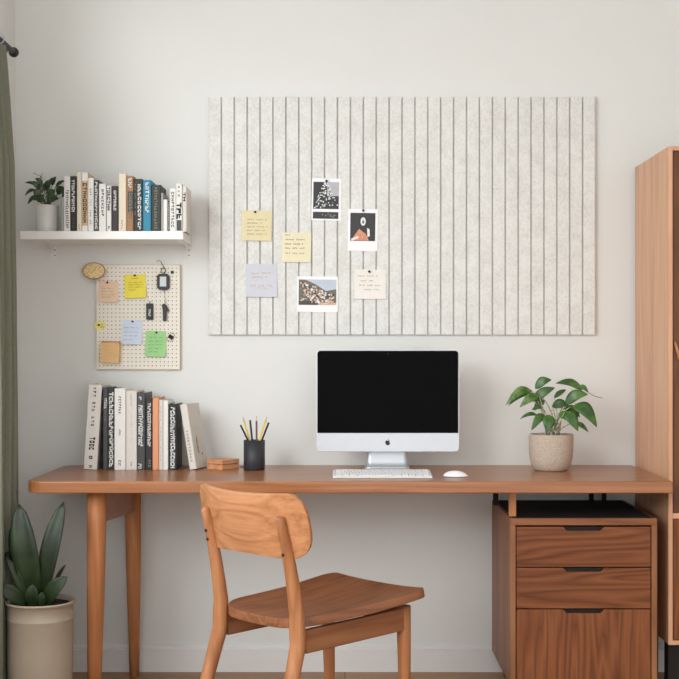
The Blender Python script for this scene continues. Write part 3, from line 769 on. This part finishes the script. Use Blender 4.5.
book(xe+.0002, SX1-xe-.0004 if SX1-xe > .012 else .014, hs(186), YS+.004, .14, zsf, C['off'], 'cream book with black marks at the right end of shelf', G1, [(INKB, .2, .8, .66, .86, 2, .9, 0)], pivot='l')

YD = -.205; kd = (YD-CAM_Y)/F; zd_ = DT+.0004
G2 = 'books on the desk'
def hd(top): return (470.3-top)*kd
def dbook(a, b_, tp, dp, cv, lab, tt, **k): return book(X(a, YD)+.0002, (b_-a)*kd-.0004, hd(tp), YD, dp, zd_, C[cv], lab, G2, tt, **k)
dbook(83.6, 97.0, 385.5, .17, 'off', 'off-white book leaning at the left end of the desk row', [(INK, .35, .6, .45, .97, 10, .55, 4), (INKB, .3, .75, .22, .38, 4, .7, 0), (INKB, .35, .65, .12, .16, 1, .9, 0), (INKB, .35, .65, .02, .05, 1, .9, 0)], tilt=3.4, pivot='r')
dbook(102.9, 107.8, 388, .17, 'char', 'slim charcoal book just right of the leaning off-white book', [(INKW, .2, .9, .74, .87, 5, .8, 0), (INKL, .3, .6, .58, .73, 7, .6, 0)])
dbook(108, 114.2, 388.6, .17, 'black', 'black book with huge white lettering over the whole desk-row spine', [(INKW, .15, .9, .03, .95, 15, .9, 0)])
dbook(114.4, 125.6, 388.9, .16, 'white', 'thick white book with spaced grey title in the desk row', [(INK, .35, .6, .68, .9, 6, .6, 0), (INK, .38, .58, .42, .5, 5, .6, 0), (INKL, .35, .6, .04, .12, 2, .8, 0)])
dbook(126, 136.8, 391, .16, 'off', 'thick pale book with nearly blank spine in the desk row', [(INKL, .4, .55, .8, .95, 6, .5, 0), (INKL, .45, .52, .35, .7, 12, .5, 4), (INKL, .38, .55, .04, .1, 2, .8, 0)])
dbook(137, 145.2, 393.2, .17, 'char', 'charcoal book with curly white title and white square on its spine', [(INKW, .25, .6, .9, .95, 1, .95, 0), (INKW, .15, .75, .3, .84, 13, .9, 0), (INKW, .1, .6, .01, .08, 2, .9, 0)])
dbook(145.5, 152.2, 398.5, .15, 'black', 'black book with a white title left of the peach book', [(INKW, .3, .85, .32, .93, 14, .85, 0), (INKL, .4, .8, .03, .14, 3, .7, 0)])
dbook(152.5, 158.7, 398.3, .16, 'peach', 'plain peach orange book in the desk row', [])
dbook(159, 162.9, 400.3, .15, 'off', 'slim off-white book beside the peach book', [(INKL, .4, .55, .1, .9, 12, .5, 5)])
dbook(163.1, 168.2, 400.6, .15, 'white', 'slim white book left of the last black book', [])
dbook(168.6, 176.8, 404.3, .15, 'black', 'black book with curly white lettering at the right of the desk row', [(INKW, .2, .8, .02, .95, 16, .9, 0)])
o = dbook(189.8, 197.2, 404.6, .12, 'off', 'pale book tilted against the row at its right end', [(INKL, .3, .6, .1, .6, 8, .6, 0)], tilt=-9.3, pivot='l', yaw=-14)
g = MB(); wv = .0002+7.4*kd
glyphs(g, .035, .05, .05, .11, 6, lambda u, v: (wv, u, v), rng); glyphs(g, .07, .04, .082, .052, 1, lambda u, v: (wv, u, v), rng)
g.build('cover_print', INK, o)

# ------------------------------------------------------------------ small wooden box
o = thing('wooden_box', 'small light wooden lidded box between the desk books and pencil cup', 'box', (X(222, -.2), -.155, DT), (0, 0, rad(52)))
MB().box(-.043, .043, -.036, .036, .0003, .018).build('box_base', wood('box_wood', (176, 116, 78), (202, 142, 100), (218, 162, 120), 'X', .5, rings=8), o, bevel=.001)
MB().box(-.044, .044, -.037, .037, .0195, .034).build('lid', wood('box_lid_wood', (186, 124, 84), (210, 150, 108), (224, 170, 128), 'X', .5, rings=8), o, bevel=.001)
MB().box(-.041, .041, -.034, .034, .018, .0195).build('seam', M_twig, o)

# ------------------------------------------------------------------ pencil cup
yc = -.20
cx_ = X(254.3, yc)
cup = thing('pencil_cup', 'matte black cylindrical pencil cup on the desk', 'pencil cup', (cx_, yc, DT))
M_cup = mat('cup_black', (44, 46, 52), .5, var=.03)
Rk = .0372; Hk = .104
MB().lathe([(Rk-.002, .0004), (Rk, .003), (Rk, Hk), (Rk-.0035, Hk), (Rk-.0035, .006), (.001, .006)], 40).build('cup_body', M_cup, cup)
M_py = mat('pencil_yellow', (236, 208, 84), .5); M_pk = mat('pencil_black', (30, 30, 32), .5); M_pn = mat('pencil_navy', (40, 44, 62), .5); M_pb = mat('pencil_brown', (110, 72, 54), .5)
M_tip = mat('sharpened_wood', (224, 184, 140), .7); M_lead = mat('lead', (60, 44, 44), .6)
def pencil(pxt, pyt, pxb, m, dy, label, tipm=M_lead, flatend=False):
    # tip pixel and where it crosses the rim
    y0 = yc+dy
    tip = at(pxt, pyt, y0+dy*.6)-Vector((cx_, yc, DT)); rimp = at(pxb, 438, y0)-Vector((cx_, yc, DT))
    rimp.y = dy*.9; tip.y = dy*1.1
    d = (tip-rimp).normalized()
    bot = rimp - d*((rimp.z-.0085)/d.z)
    # keep inside the cup
    rr = math.hypot(bot.x, bot.y)
    if rr > Rk-.009: bot.x *= (Rk-.009)/rr; bot.y *= (Rk-.009)/rr
    d = (tip-bot).normalized(); L_ = (tip-bot).length
    o = thing('pencil', label, 'pencil', tuple(Vector((cx_, yc, DT))+bot), tuple(d.to_track_quat('Z', 'Y').to_euler()), 'pencils in the black cup')
    if flatend:
        MB().lathe([(.0036, 0), (.0036, L_)], 6, sm=False).build('barrel', m, o)
    else:
        MB().lathe([(.0036, 0), (.0036, L_-.018)], 6, sm=False).build('barrel', m, o)
        MB().lathe([(.0036, L_-.018), (.0012, L_-.005)], 12).build('sharpened_end', M_tip, o)
        MB().lathe([(.0012, L_-.005), (.0002, L_)], 8).build('lead', tipm, o)
pencil(240.3, 425, 246.8, M_pk, -.010, 'black pencil tilted furthest left in the black cup', flatend=True)
pencil(242.8, 416.8, 249.0, M_py, .004, 'yellow pencil tilted left in the black cup')
pencil(250.2, 420.0, 252.0, M_pn, .010, 'navy pencil almost upright in the black cup', flatend=True)
pencil(256.4, 416.0, 256.6, M_pb, -.006, 'brown pencil standing upright in the black cup')
pencil(266.8, 416.8, 260.2, M_py, -.012, 'yellow pencil tilted right in the black cup')
pencil(268.8, 422.5, 262.8, M_pk, .008, 'black pencil tilted furthest right in the black cup', flatend=True)
# small cable behind the box
tag(MB().tube([(X(240.5, -.12), -.12, DT+.0016), (X(243, -.1), -.1, DT+.0018), (X(246, -.09), -.085, DT+.0016)], .0014, 8).build('cable', M_black), 'short end of black cable behind the pencil cup', 'cable')

# ------------------------------------------------------------------ computer
my = -.235
mc = thing('desktop_computer', 'silver all-in-one desktop computer with black screen on the desk', 'computer', (X(387.8, my), my, DT))
sc = (my-CAM_Y)/F
hw = 71.4*sc; zb, ztp = (Z(451.7, my)-DT), (Z(349.9, my)-DT)
def rr2(x0, x1, z0, z1, r, n=6): return rrect(x0, x1, z0, z1, (r,)*4, n)
g = MB()
# tapered shell: edge rim then bulged back
out = rr2(-hw, hw, zb, ztp, .014)
def scale_outline(pl, kx, kz, cz): return [(x_*kx, cz+(z_-cz)*kz) for x_, z_ in pl]
cz_ = (zb+ztp)/2
loops = [(out, 0), (out, .006), (scale_outline(out, .97, .96, cz_), .012), (scale_outline(out, .8, .78, cz_), .026), (scale_outline(out, .5, .45, cz_), .038)]
vs = []; fs = []
n = len(out)
for pl, yy in loops: vs += [(a, yy, b_) for a, b_ in pl]
for i in range(len(loops)-1):
    for k in range(n): k2 = (k+1) % n; fs.append((i*n+k, (i+1)*n+k, (i+1)*n+k2, i*n+k2))
fs += [tuple(range(n)), tuple(range(5*n-1, 4*n-1, -1))]
g.add(vs, fs); g.build('housing', M_alu, mc, bevel=.001)
zsb = Z(433, my)-DT
MB().prism(rrect(-hw+.0035, hw-.0035, zsb, ztp-.003, (0, 0, .011, .011)), -.0022, -.0003, 'Y').build('screen', M_screen, mc)
MB().lathe([(.0018, 0), (.0018, .0004)], 12, M=Matrix.Translation((0, -.0023, Z(353.8, my)-DT))@Matrix.Rotation(rad(90), 4, 'X')).build('webcam', mat('lens_grey', (58, 60, 66), .2), mc)
# fruit emblem: body with bite, plus leaf
def circ(cx, cz, r, a0, a1, n): return [(cx+r*math.cos(rad(a0+(a1-a0)*i/n)), cz+r*math.sin(rad(a0+(a1-a0)*i/n))) for i in range(n+1)]
k = .0105
body = []
ctrl = [(0, .62), (.28, .72), (.55, .70), (.78, .5)]
body += ctrl
body += [(.62, .33), (.55, .10), (.60, -.12), (.84, -.30)]     # the bite
body += [(.72, -.62), (.50, -.92), (.28, -1.0), (0, -.92), (-.28, -1.0), (-.52, -.9), (-.76, -.55), (-.9, -.1), (-.86, .32), (-.66, .62), (-.36, .72), (-.14, .68)]
zc_ = Z(442.4, my)-DT
g = MB()
g.prism([(x_*k*.92, zc_+z_*k*.92) for x_, z_ in body], -.0008, -.0001, 'Y')
g.prism([(.0*k, zc_+.78*k), (.05*k, zc_+1.05*k), (.32*k, zc_+1.35*k), (.30*k, zc_+1.05*k), (.15*k, zc_+.84*k)], -.0008, -.0001, 'Y')
g.build('emblem', M_black, mc)
# stand: neck sheet flaring to the foot, then the foot plate
rows = []
for (yy, zz, hwid) in ((.036, zb+.06, .067), (.037, zb+.005, .0685), (.040, .03, .073), (.035, .012, .0755), (.025, .006, .078)):
    rows.append([(hwid*(-1+2*k_/8), yy, zz) for k_ in range(9)])
MB().grid(rows).build('neck', M_alu, mc, solid=.006, offset=1)
MB().prism(rrect(-.078, .078, -.045, .135, (.006,)*4), .0004, .006, 'Z').build('foot', M_alu, mc, bevel=.0015)

# ------------------------------------------------------------------ keyboard
ky0, ky1 = -.512, -.378
kb = thing('keyboard', 'slim white wireless keyboard in front of the computer', 'keyboard', (X(382, (ky0+ky1)/2), (ky0+ky1)/2, DT))
kw = 98*(((ky0+ky1)/2)-CAM_Y)/F/2; kd2 = (ky1-ky0)/2
zf, zk = .006, .016
MB().prism([(-kd2, .0004), (kd2, .0004), (kd2, zk), (-kd2, zf)], -kw, kw, 'X').build('case', M_white, kb, bevel=.0015)
slope = (zk-zf)/(2*kd2); ang = math.atan(slope)
rowsn = [(14, 0), (14, .5), (13, .25), (12, .6), (12, .1)]
key0 = None
M_kg = mat('key_gap_grey', (140, 146, 158), .5)
MB().box(-kw+.006, kw-.006, -kd2+.006, kd2-.006, 0, .0008, M=Matrix.Translation((0, 0, zf+slope*kd2-.0002))@Matrix.Rotation(ang, 4, 'X')).build('key_bed', M_kg, kb)
rowh = (2*kd2-.014)/5
for ri in range(5):
    nk = (14, 14, 13, 12, 9)[ri]; wks = [1]*nk
    if ri == 0: wks = [1]*14
    if ri == 1: wks[0] = 1.5
    if ri == 2: wks[0] = 1.8; wks[-1] = 1.8
    if ri == 3: wks[0] = 2.2; wks[-1] = 2.2
    if ri == 4: wks = [1, 1, 1.2, 5, 1.2, 1, 1, 1, 1]
    tot = sum(wks); unit = (2*kw-.014)/tot; xx = -kw+.007
    yc_ = kd2-.007-rowh*(ri+.5)
    for wk in wks:
        wd_ = wk*unit
        g = MB().box(-wd_/2+.0012, wd_/2-.0012, -rowh/2+.0014, rowh/2-.0014, 0, .0022)
        ko = g.build('key', M_key, kb)
        ko.location = (xx+wd_/2, yc_, zf+slope*(yc_+kd2)+.0008); ko.rotation_euler = (ang, 0, 0)
        if ri < 4:
            lg = MB(); glyphs(lg, -.0022, -.003, .0022, .003, 1, lambda u, v: (u, v, .0023), rng, vertical=False); lg.build('legend', PG, ko)
        xx += wd_

# ------------------------------------------------------------------ mouse
ms = thing('computer_mouse', 'white low-profile computer mouse lying right of the keyboard', 'mouse', (X(455.5, -.45), -.455, DT), (0, 0, rad(78)))
rows = []
for i in range(17):
    a = i/16; v = -.041+.082*a
    hwid = .029*(1-abs(2*a-1)**2.6)**.5 if 0 < a < 1 else 0.0005
    top = .004+.016*(1-abs(2*a-1.05)**2.2)**.8 if 0 < a < 1 else .004
    row = []
    for k_ in range(13):
        s_ = -1+2*k_/12
        row.append((hwid*s_, v, .003+(top-.003)*(1-abs(s_)**2.5)))
    rows.append(row)
g = MB().grid(rows); g.grid([[(p[0], p[1], .0022) for p in r_][::-1] for r_ in rows])
# side skirt
for r0, r1 in zip(rows[:-1], rows[1:]):
    for idx in (0, -1): g.add([r0[idx], r1[idx], (r1[idx][0], r1[idx][1], .0022), (r0[idx][0], r0[idx][1], .0022)], [(0, 1, 2, 3)])
g.build('shell', M_key, ms)
g = MB().grid([[(p[0]*.93, p[1]*.96, z_) for p in (r_[0], r_[-1])] for r_ in rows for z_ in (.0004,)])
g.build('sole', mat('mouse_sole', (150, 152, 156), .5), ms, solid=.0018, offset=1)

# ------------------------------------------------------------------ leaves
def leaf(parent, base, tip, width, m, bend=.15, side=None, name='leaf', thick=.0007, cup_=.15, shape=1.0, face=None, peak=.75):
    """leaf blade from base to tip, arched by bend*length along face-normal"""
    base, tip = Vector(base), Vector(tip); d = tip-base; L_ = d.length; d.normalize()
    fn = Vector(face) if face else Vector((0, -1, .35))
    fn = (fn - d*fn.dot(d)).normalized(); sd = d.cross(fn).normalized()
    up = Vector((0, 0, 1)); 
    rows = []
    n = 12
    for i in range(n+1):
        a = i/n
        prof_ = (math.sin(math.pi*min(1, a**peak))**(.85*shape)) if 0 < a < 1 else 0
        wv = width/2*prof_+.0004
        c = base+d*(L_*a)+up*(bend*L_*math.sin(math.pi*a))+fn*(.10*L_*math.sin(math.pi*a))
        row = []
        for k in range(5):
            s_ = -1+k/2
            row.append(tuple(c+sd*(wv*s_)+fn*(cup_*wv*abs(s_))))
        rows.append(row)
    return MB().grid(rows).build(name, m, parent, solid=thick, offset=0)

# desk plant
py_ = -.215
pt = thing('potted_plant', 'leafy green plant in speckled beige stone pot on the desk', 'potted plant', (X(551, py_), py_, DT))
org = Vector((X(551, py_), py_, DT))
Rp = 22*(py_-CAM_Y)/F; Hp = (470.2-433.6)*(py_-.05-CAM_Y)/F
MB().lathe([(Rp*.70, .0004), (Rp*.76, .004), (Rp*.88, .018), (Rp*.955, .038), (Rp, .068), (Rp*1.01, Hp-.004), (Rp, Hp), (Rp*.93, Hp), (Rp*.92, Hp-.02), (Rp*.85, Hp-.022)], 48, cap1=False).build('pot', M_stone, pt)
MB().lathe([(Rp*.905, Hp-.03), (Rp*.905, Hp-.018)], 36).build('soil', M_soil, pt)
LV = [ # base, tip, width px, dy base, dy tip, bend
 ((535, 388.5), (551, 379.8), 9, .0, -.01, .16), ((531, 390.5), (504, 404.5), 9, -.02, -.05, .16), ((531, 394), (507, 406), 5, .01, -.02, .12),
 ((532, 401), (553.5, 387.5), 9.5, -.02, -.03, .08), ((537, 395), (517.5, 406.5), 9, -.04, -.06, .10), ((555, 398), (567.5, 390), 5, .02, .03, .06),
 ((584, 390), (556.5, 383.5), 8, .03, .02, .12), ((580, 386), (588.5, 392.5), 5, .02, .0, .1), ((564, 404), (586, 394), 11, -.02, -.04, .16),
 ((572, 405), (594.3, 426.5), 14, -.03, -.05, .18), ((563, 411), (574.5, 430), 12, -.05, -.07, .10), ((575, 423), (587.5, 432), 5, .0, -.02, .1),
 ((547, 414), (544, 430.5), 12, -.05, -.07, .02), ((543, 414), (529, 429.5), 8.5, -.03, -.06, .12), ((537, 415), (519, 418.8), 4, .0, -.02, .12),
 ((541, 407), (530, 409.5), 4.5, -.02, -.04, .08), ((552, 406), (569, 406), 9.5, .0, -.01, .12), ((558, 413), (570, 422), 9, -.02, -.04, .1),
 ((545, 400), (536, 411), 8, .02, .04, .1), ((566, 409), (582, 418), 9, .03, .04, .16)]
sk = (py_-CAM_Y)/F
def loc(px, py, dy): 
    p = at(px, py, py_)-org; return Vector((p.x, dy, p.z))
for i, (b_, t_, w_, d0, d1, bd) in enumerate(LV):
    B = loc(*b_, d0); T = loc(*t_, d1)
    leaf(pt, B, T, w_*sk*1.0, M_leafv if i in (1, 4, 14, 11) else M_leaf, bd, cup_=.12)
    root = Vector((math.cos(i*2.4)*.022+(.006), math.sin(i*2.4)*.018, Hp-.019))
    mid = Vector((B.x*.45+root.x*.55, B.y*.5+root.y*.5-.006, Hp+(B.z-Hp)*.62))
    pts_ = [root, root.lerp(mid, .55)+Vector((0, 0, .006)), mid, mid.lerp(B, .6)+Vector((0, 0, .004)), B]
    MB().tube(pts_, [.0024, .0022, .0018, .0014, .001], 7).build('stem', M_stem, pt)
MB().tube([loc(586, 391, 0), loc(593, 395.5, -.005), loc(597, 397, -.01), loc(602, 398, -.015)], .0009, 6).build('tendril', M_twig, pt)

# shelf plant
sy_ = -.165
sp = thing('small_potted_plant', 'small dark leafy plant in white cup at left end of shelf', 'potted plant', (X(47.2, sy_), sy_, SZ1))
org2 = Vector((X(47.2, sy_), sy_, SZ1)); s2 = (sy_-CAM_Y)/F
Rs = 11.3*s2; Hs = Z(205.5, sy_)-SZ1
MB().lathe([(Rs*.80, .0004), (Rs*.86, .002), (Rs*.95, .010), (Rs*.97, .02), (Rs*1.0, Hs-.002), (Rs*.98, Hs), (Rs*.92, Hs), (Rs*.91, Hs-.012)], 40, cap1=False).build('cup', mat('white_ceramic', (214, 212, 208), .35, var=.015), sp)
MB().lathe([(Rs*.9, Hs-.018), (Rs*.9, Hs-.010)], 28).build('soil', M_soil, sp)
def loc2(px, py, dy):
    p = at(px, py, sy_)-org2; return Vector((p.x, dy, p.z))
SL = [((43, 193), (37, 184), 6), ((47, 188), (50, 180), 5), ((57, 194), (64, 187), 7), ((42, 197), (36, 191), 7), ((48, 201), (52, 193), 7), ((50, 197), (57, 191), 8),
      ((38, 196), (29.5, 205), 3.4), ((36, 190), (25.5, 196), 3), ((37, 186), (25, 183), 2.4), ((41, 200), (31, 199), 4), ((53, 186), (57, 177), 3.5), ((55, 186), (64, 180), 3),
      ((60, 196), (67, 193), 3), ((45, 190), (43, 181.5), 6), ((52, 201), (61, 200), 6), ((41, 203), (46, 196), 6), ((40, 189), (35, 182), 4), ((49, 184), (53, 176.5), 4), ((46, 199), (39, 203), 5), ((56, 202), (50, 198), 6), ((60, 190), (66, 196), 4), ((44, 185), (37, 179), 4)]
rs = random.Random(11)
for i, (b_, t_, w_) in enumerate(SL):
    dy = rs.uniform(-.035, .03); B = loc2(*b_, dy); T = loc2(*t_, dy*1.2)
    leaf(sp, B, T, w_*s2*1.25, M_leafsmall, rs.uniform(0, .15))
    root = Vector((rs.uniform(-.012, .012), rs.uniform(-.012, .012), Hs-.011))
    MB().tube([root, root.lerp(B, .5)+Vector((0, 0, .006)), B], .0011, 6).build('stem', M_leafsmall, sp)
for (pp) in (((45, 195), (43, 184), (40, 176), (33.5, 173)), ((40.5, 176.5), (42.5, 173)), ((40.5, 176.5), (42.8, 178.5))):
    MB().tube([loc2(*p, 0) for p in pp], .0010, 6).build('twig', M_twig, sp)

# floor plant
fy = -.62
fp = thing('floor_plant', 'broad-leaved dark green plant in tall cream metal pot on the floor', 'potted plant', (X(40.3, fy), fy, 0))
org3 = Vector((X(40.3, fy), fy, 0)); s3 = (fy-CAM_Y)/F
Rf = 32.3*s3; Hf = Z(600.5, fy)
M_pot = mat('cream_enamel_pot', (176, 164, 146), .38, var=.015)
MB().lathe([(Rf*.93, .0004), (Rf*.95, .004), (Rf, Hf*.55), (Rf, Hf-.058), (Rf*1.012, Hf-.056), (Rf*1.012, Hf-.052), (Rf, Hf-.050), (Rf, Hf-.008), (Rf*1.07, Hf-.006), (Rf*1.09, Hf-.002), (Rf*1.07, Hf+.002), (Rf*.98, Hf), (Rf*.97, Hf-.02)], 56, cap1=False).build('pot', M_pot, fp)
MB().lathe([(Rf*.965, Hf-.03), (Rf*.965, Hf-.012)], 40).build('soil', M_soil, fp)
def loc3(px, py, dy):
    p = at(px, py, fy)-org3; return Vector((p.x, dy, p.z))
FL = [((36, 606), (21.5, 503), 23, 0, -.03, .85), ((42, 606), (64.5, 501), 17, .0, -.01, .9), ((30, 605), (10.8, 524), 18, .035, .03, .9), ((28, 604), (-1, 582), 13, -.03, -.06, 1),
      ((47, 604), (70.5, 574), 14, -.03, -.05, 1), ((48, 602), (63, 566.5), 4, .03, .04, 1), ((31, 603), (8, 553), 7, -.02, -.04, 1), ((24, 600), (-2, 539), 10, .05, .05, 1),
      ((36.5, 608), (37.5, 581), 12, -.05, -.065, 1.1), ((46, 606), (47, 588), 7, -.055, -.07, 1)]
for i, (b_, t_, w_, d0, d1, shp) in enumerate(FL):
    B = loc3(*b_, d0); B.z = Hf-.013; T = loc3(*t_, d1)
    leaf(fp, B, T, w_*s3*1.1, M_leafdark, 0.02 if i < 3 else .10, shape=shp*.7, peak=1.05 if i < 3 else .85, cup_=.28, thick=.0015)

# ------------------------------------------------------------------ curtain and rod
rx = -1.113; rz = 2.168
rod = thing('curtain_rod', 'black metal curtain rod with round finial on left wall', 'curtain rod', (rx, -.385, rz))
MB().tube([(0, .0, 0), (0, -2.2, 0)], .0095, 14).build('rod', M_black, rod)
MB().lathe([(.003, -.030), (.011, -.027), (.0165, -.018), (.0170, -.010), (.013, -.002), (.0095, .006)], 20, M=Matrix.Rotation(rad(90), 4, 'X')).build('finial', M_black, rod)
MB().box(-.0868, -.080, -.09, -.05, -.04, .02).box(-.082, 0, -.076, -.064, -.018, -.0085).build('wall_bracket', M_black, rod)
cur = thing('curtain', 'grey-green pleated curtain hanging at the left edge', 'curtain', (rx, -.95, 0))
M_cur = mat('curtain_linen', (124, 127, 111), .9, var=.05, scale=90)
rows = []
zc = [rz-.019, rz-.06, rz-.11, rz-.2, rz-.4, rz-.8, 1.0, .5, .02]
for z_ in zc:
    f_ = (rz-z_)/rz
    row = []
    edge = -.55+.10*min(1, f_*2.2)**.6
    for k in range(221):
        t_ = k/220; y_ = edge-t_*.28
        amp = .016+.026*min(1, f_*5)
        ph = t_*2*math.pi*5
        x_ = amp*math.sin(ph)+.006*math.sin(ph*2.3+f_*3)
        if t_ < .02: x_ *= .8
        row.append((x_, y_+.95+.01*math.cos(ph+1), z_))
    rows.append(row)
MB().grid(rows).build('fabric', M_cur, cur, solid=.003, offset=0)
for i in range(6):
    yy = -.56-i*.052+.95
    ring = [(.0155*math.cos(a*math.pi/10), yy, rz+.0155*math.sin(a*math.pi/10)) for a in range(21)]
    MB().tube(ring, .0022, 8).build('ring', M_alu, cur)
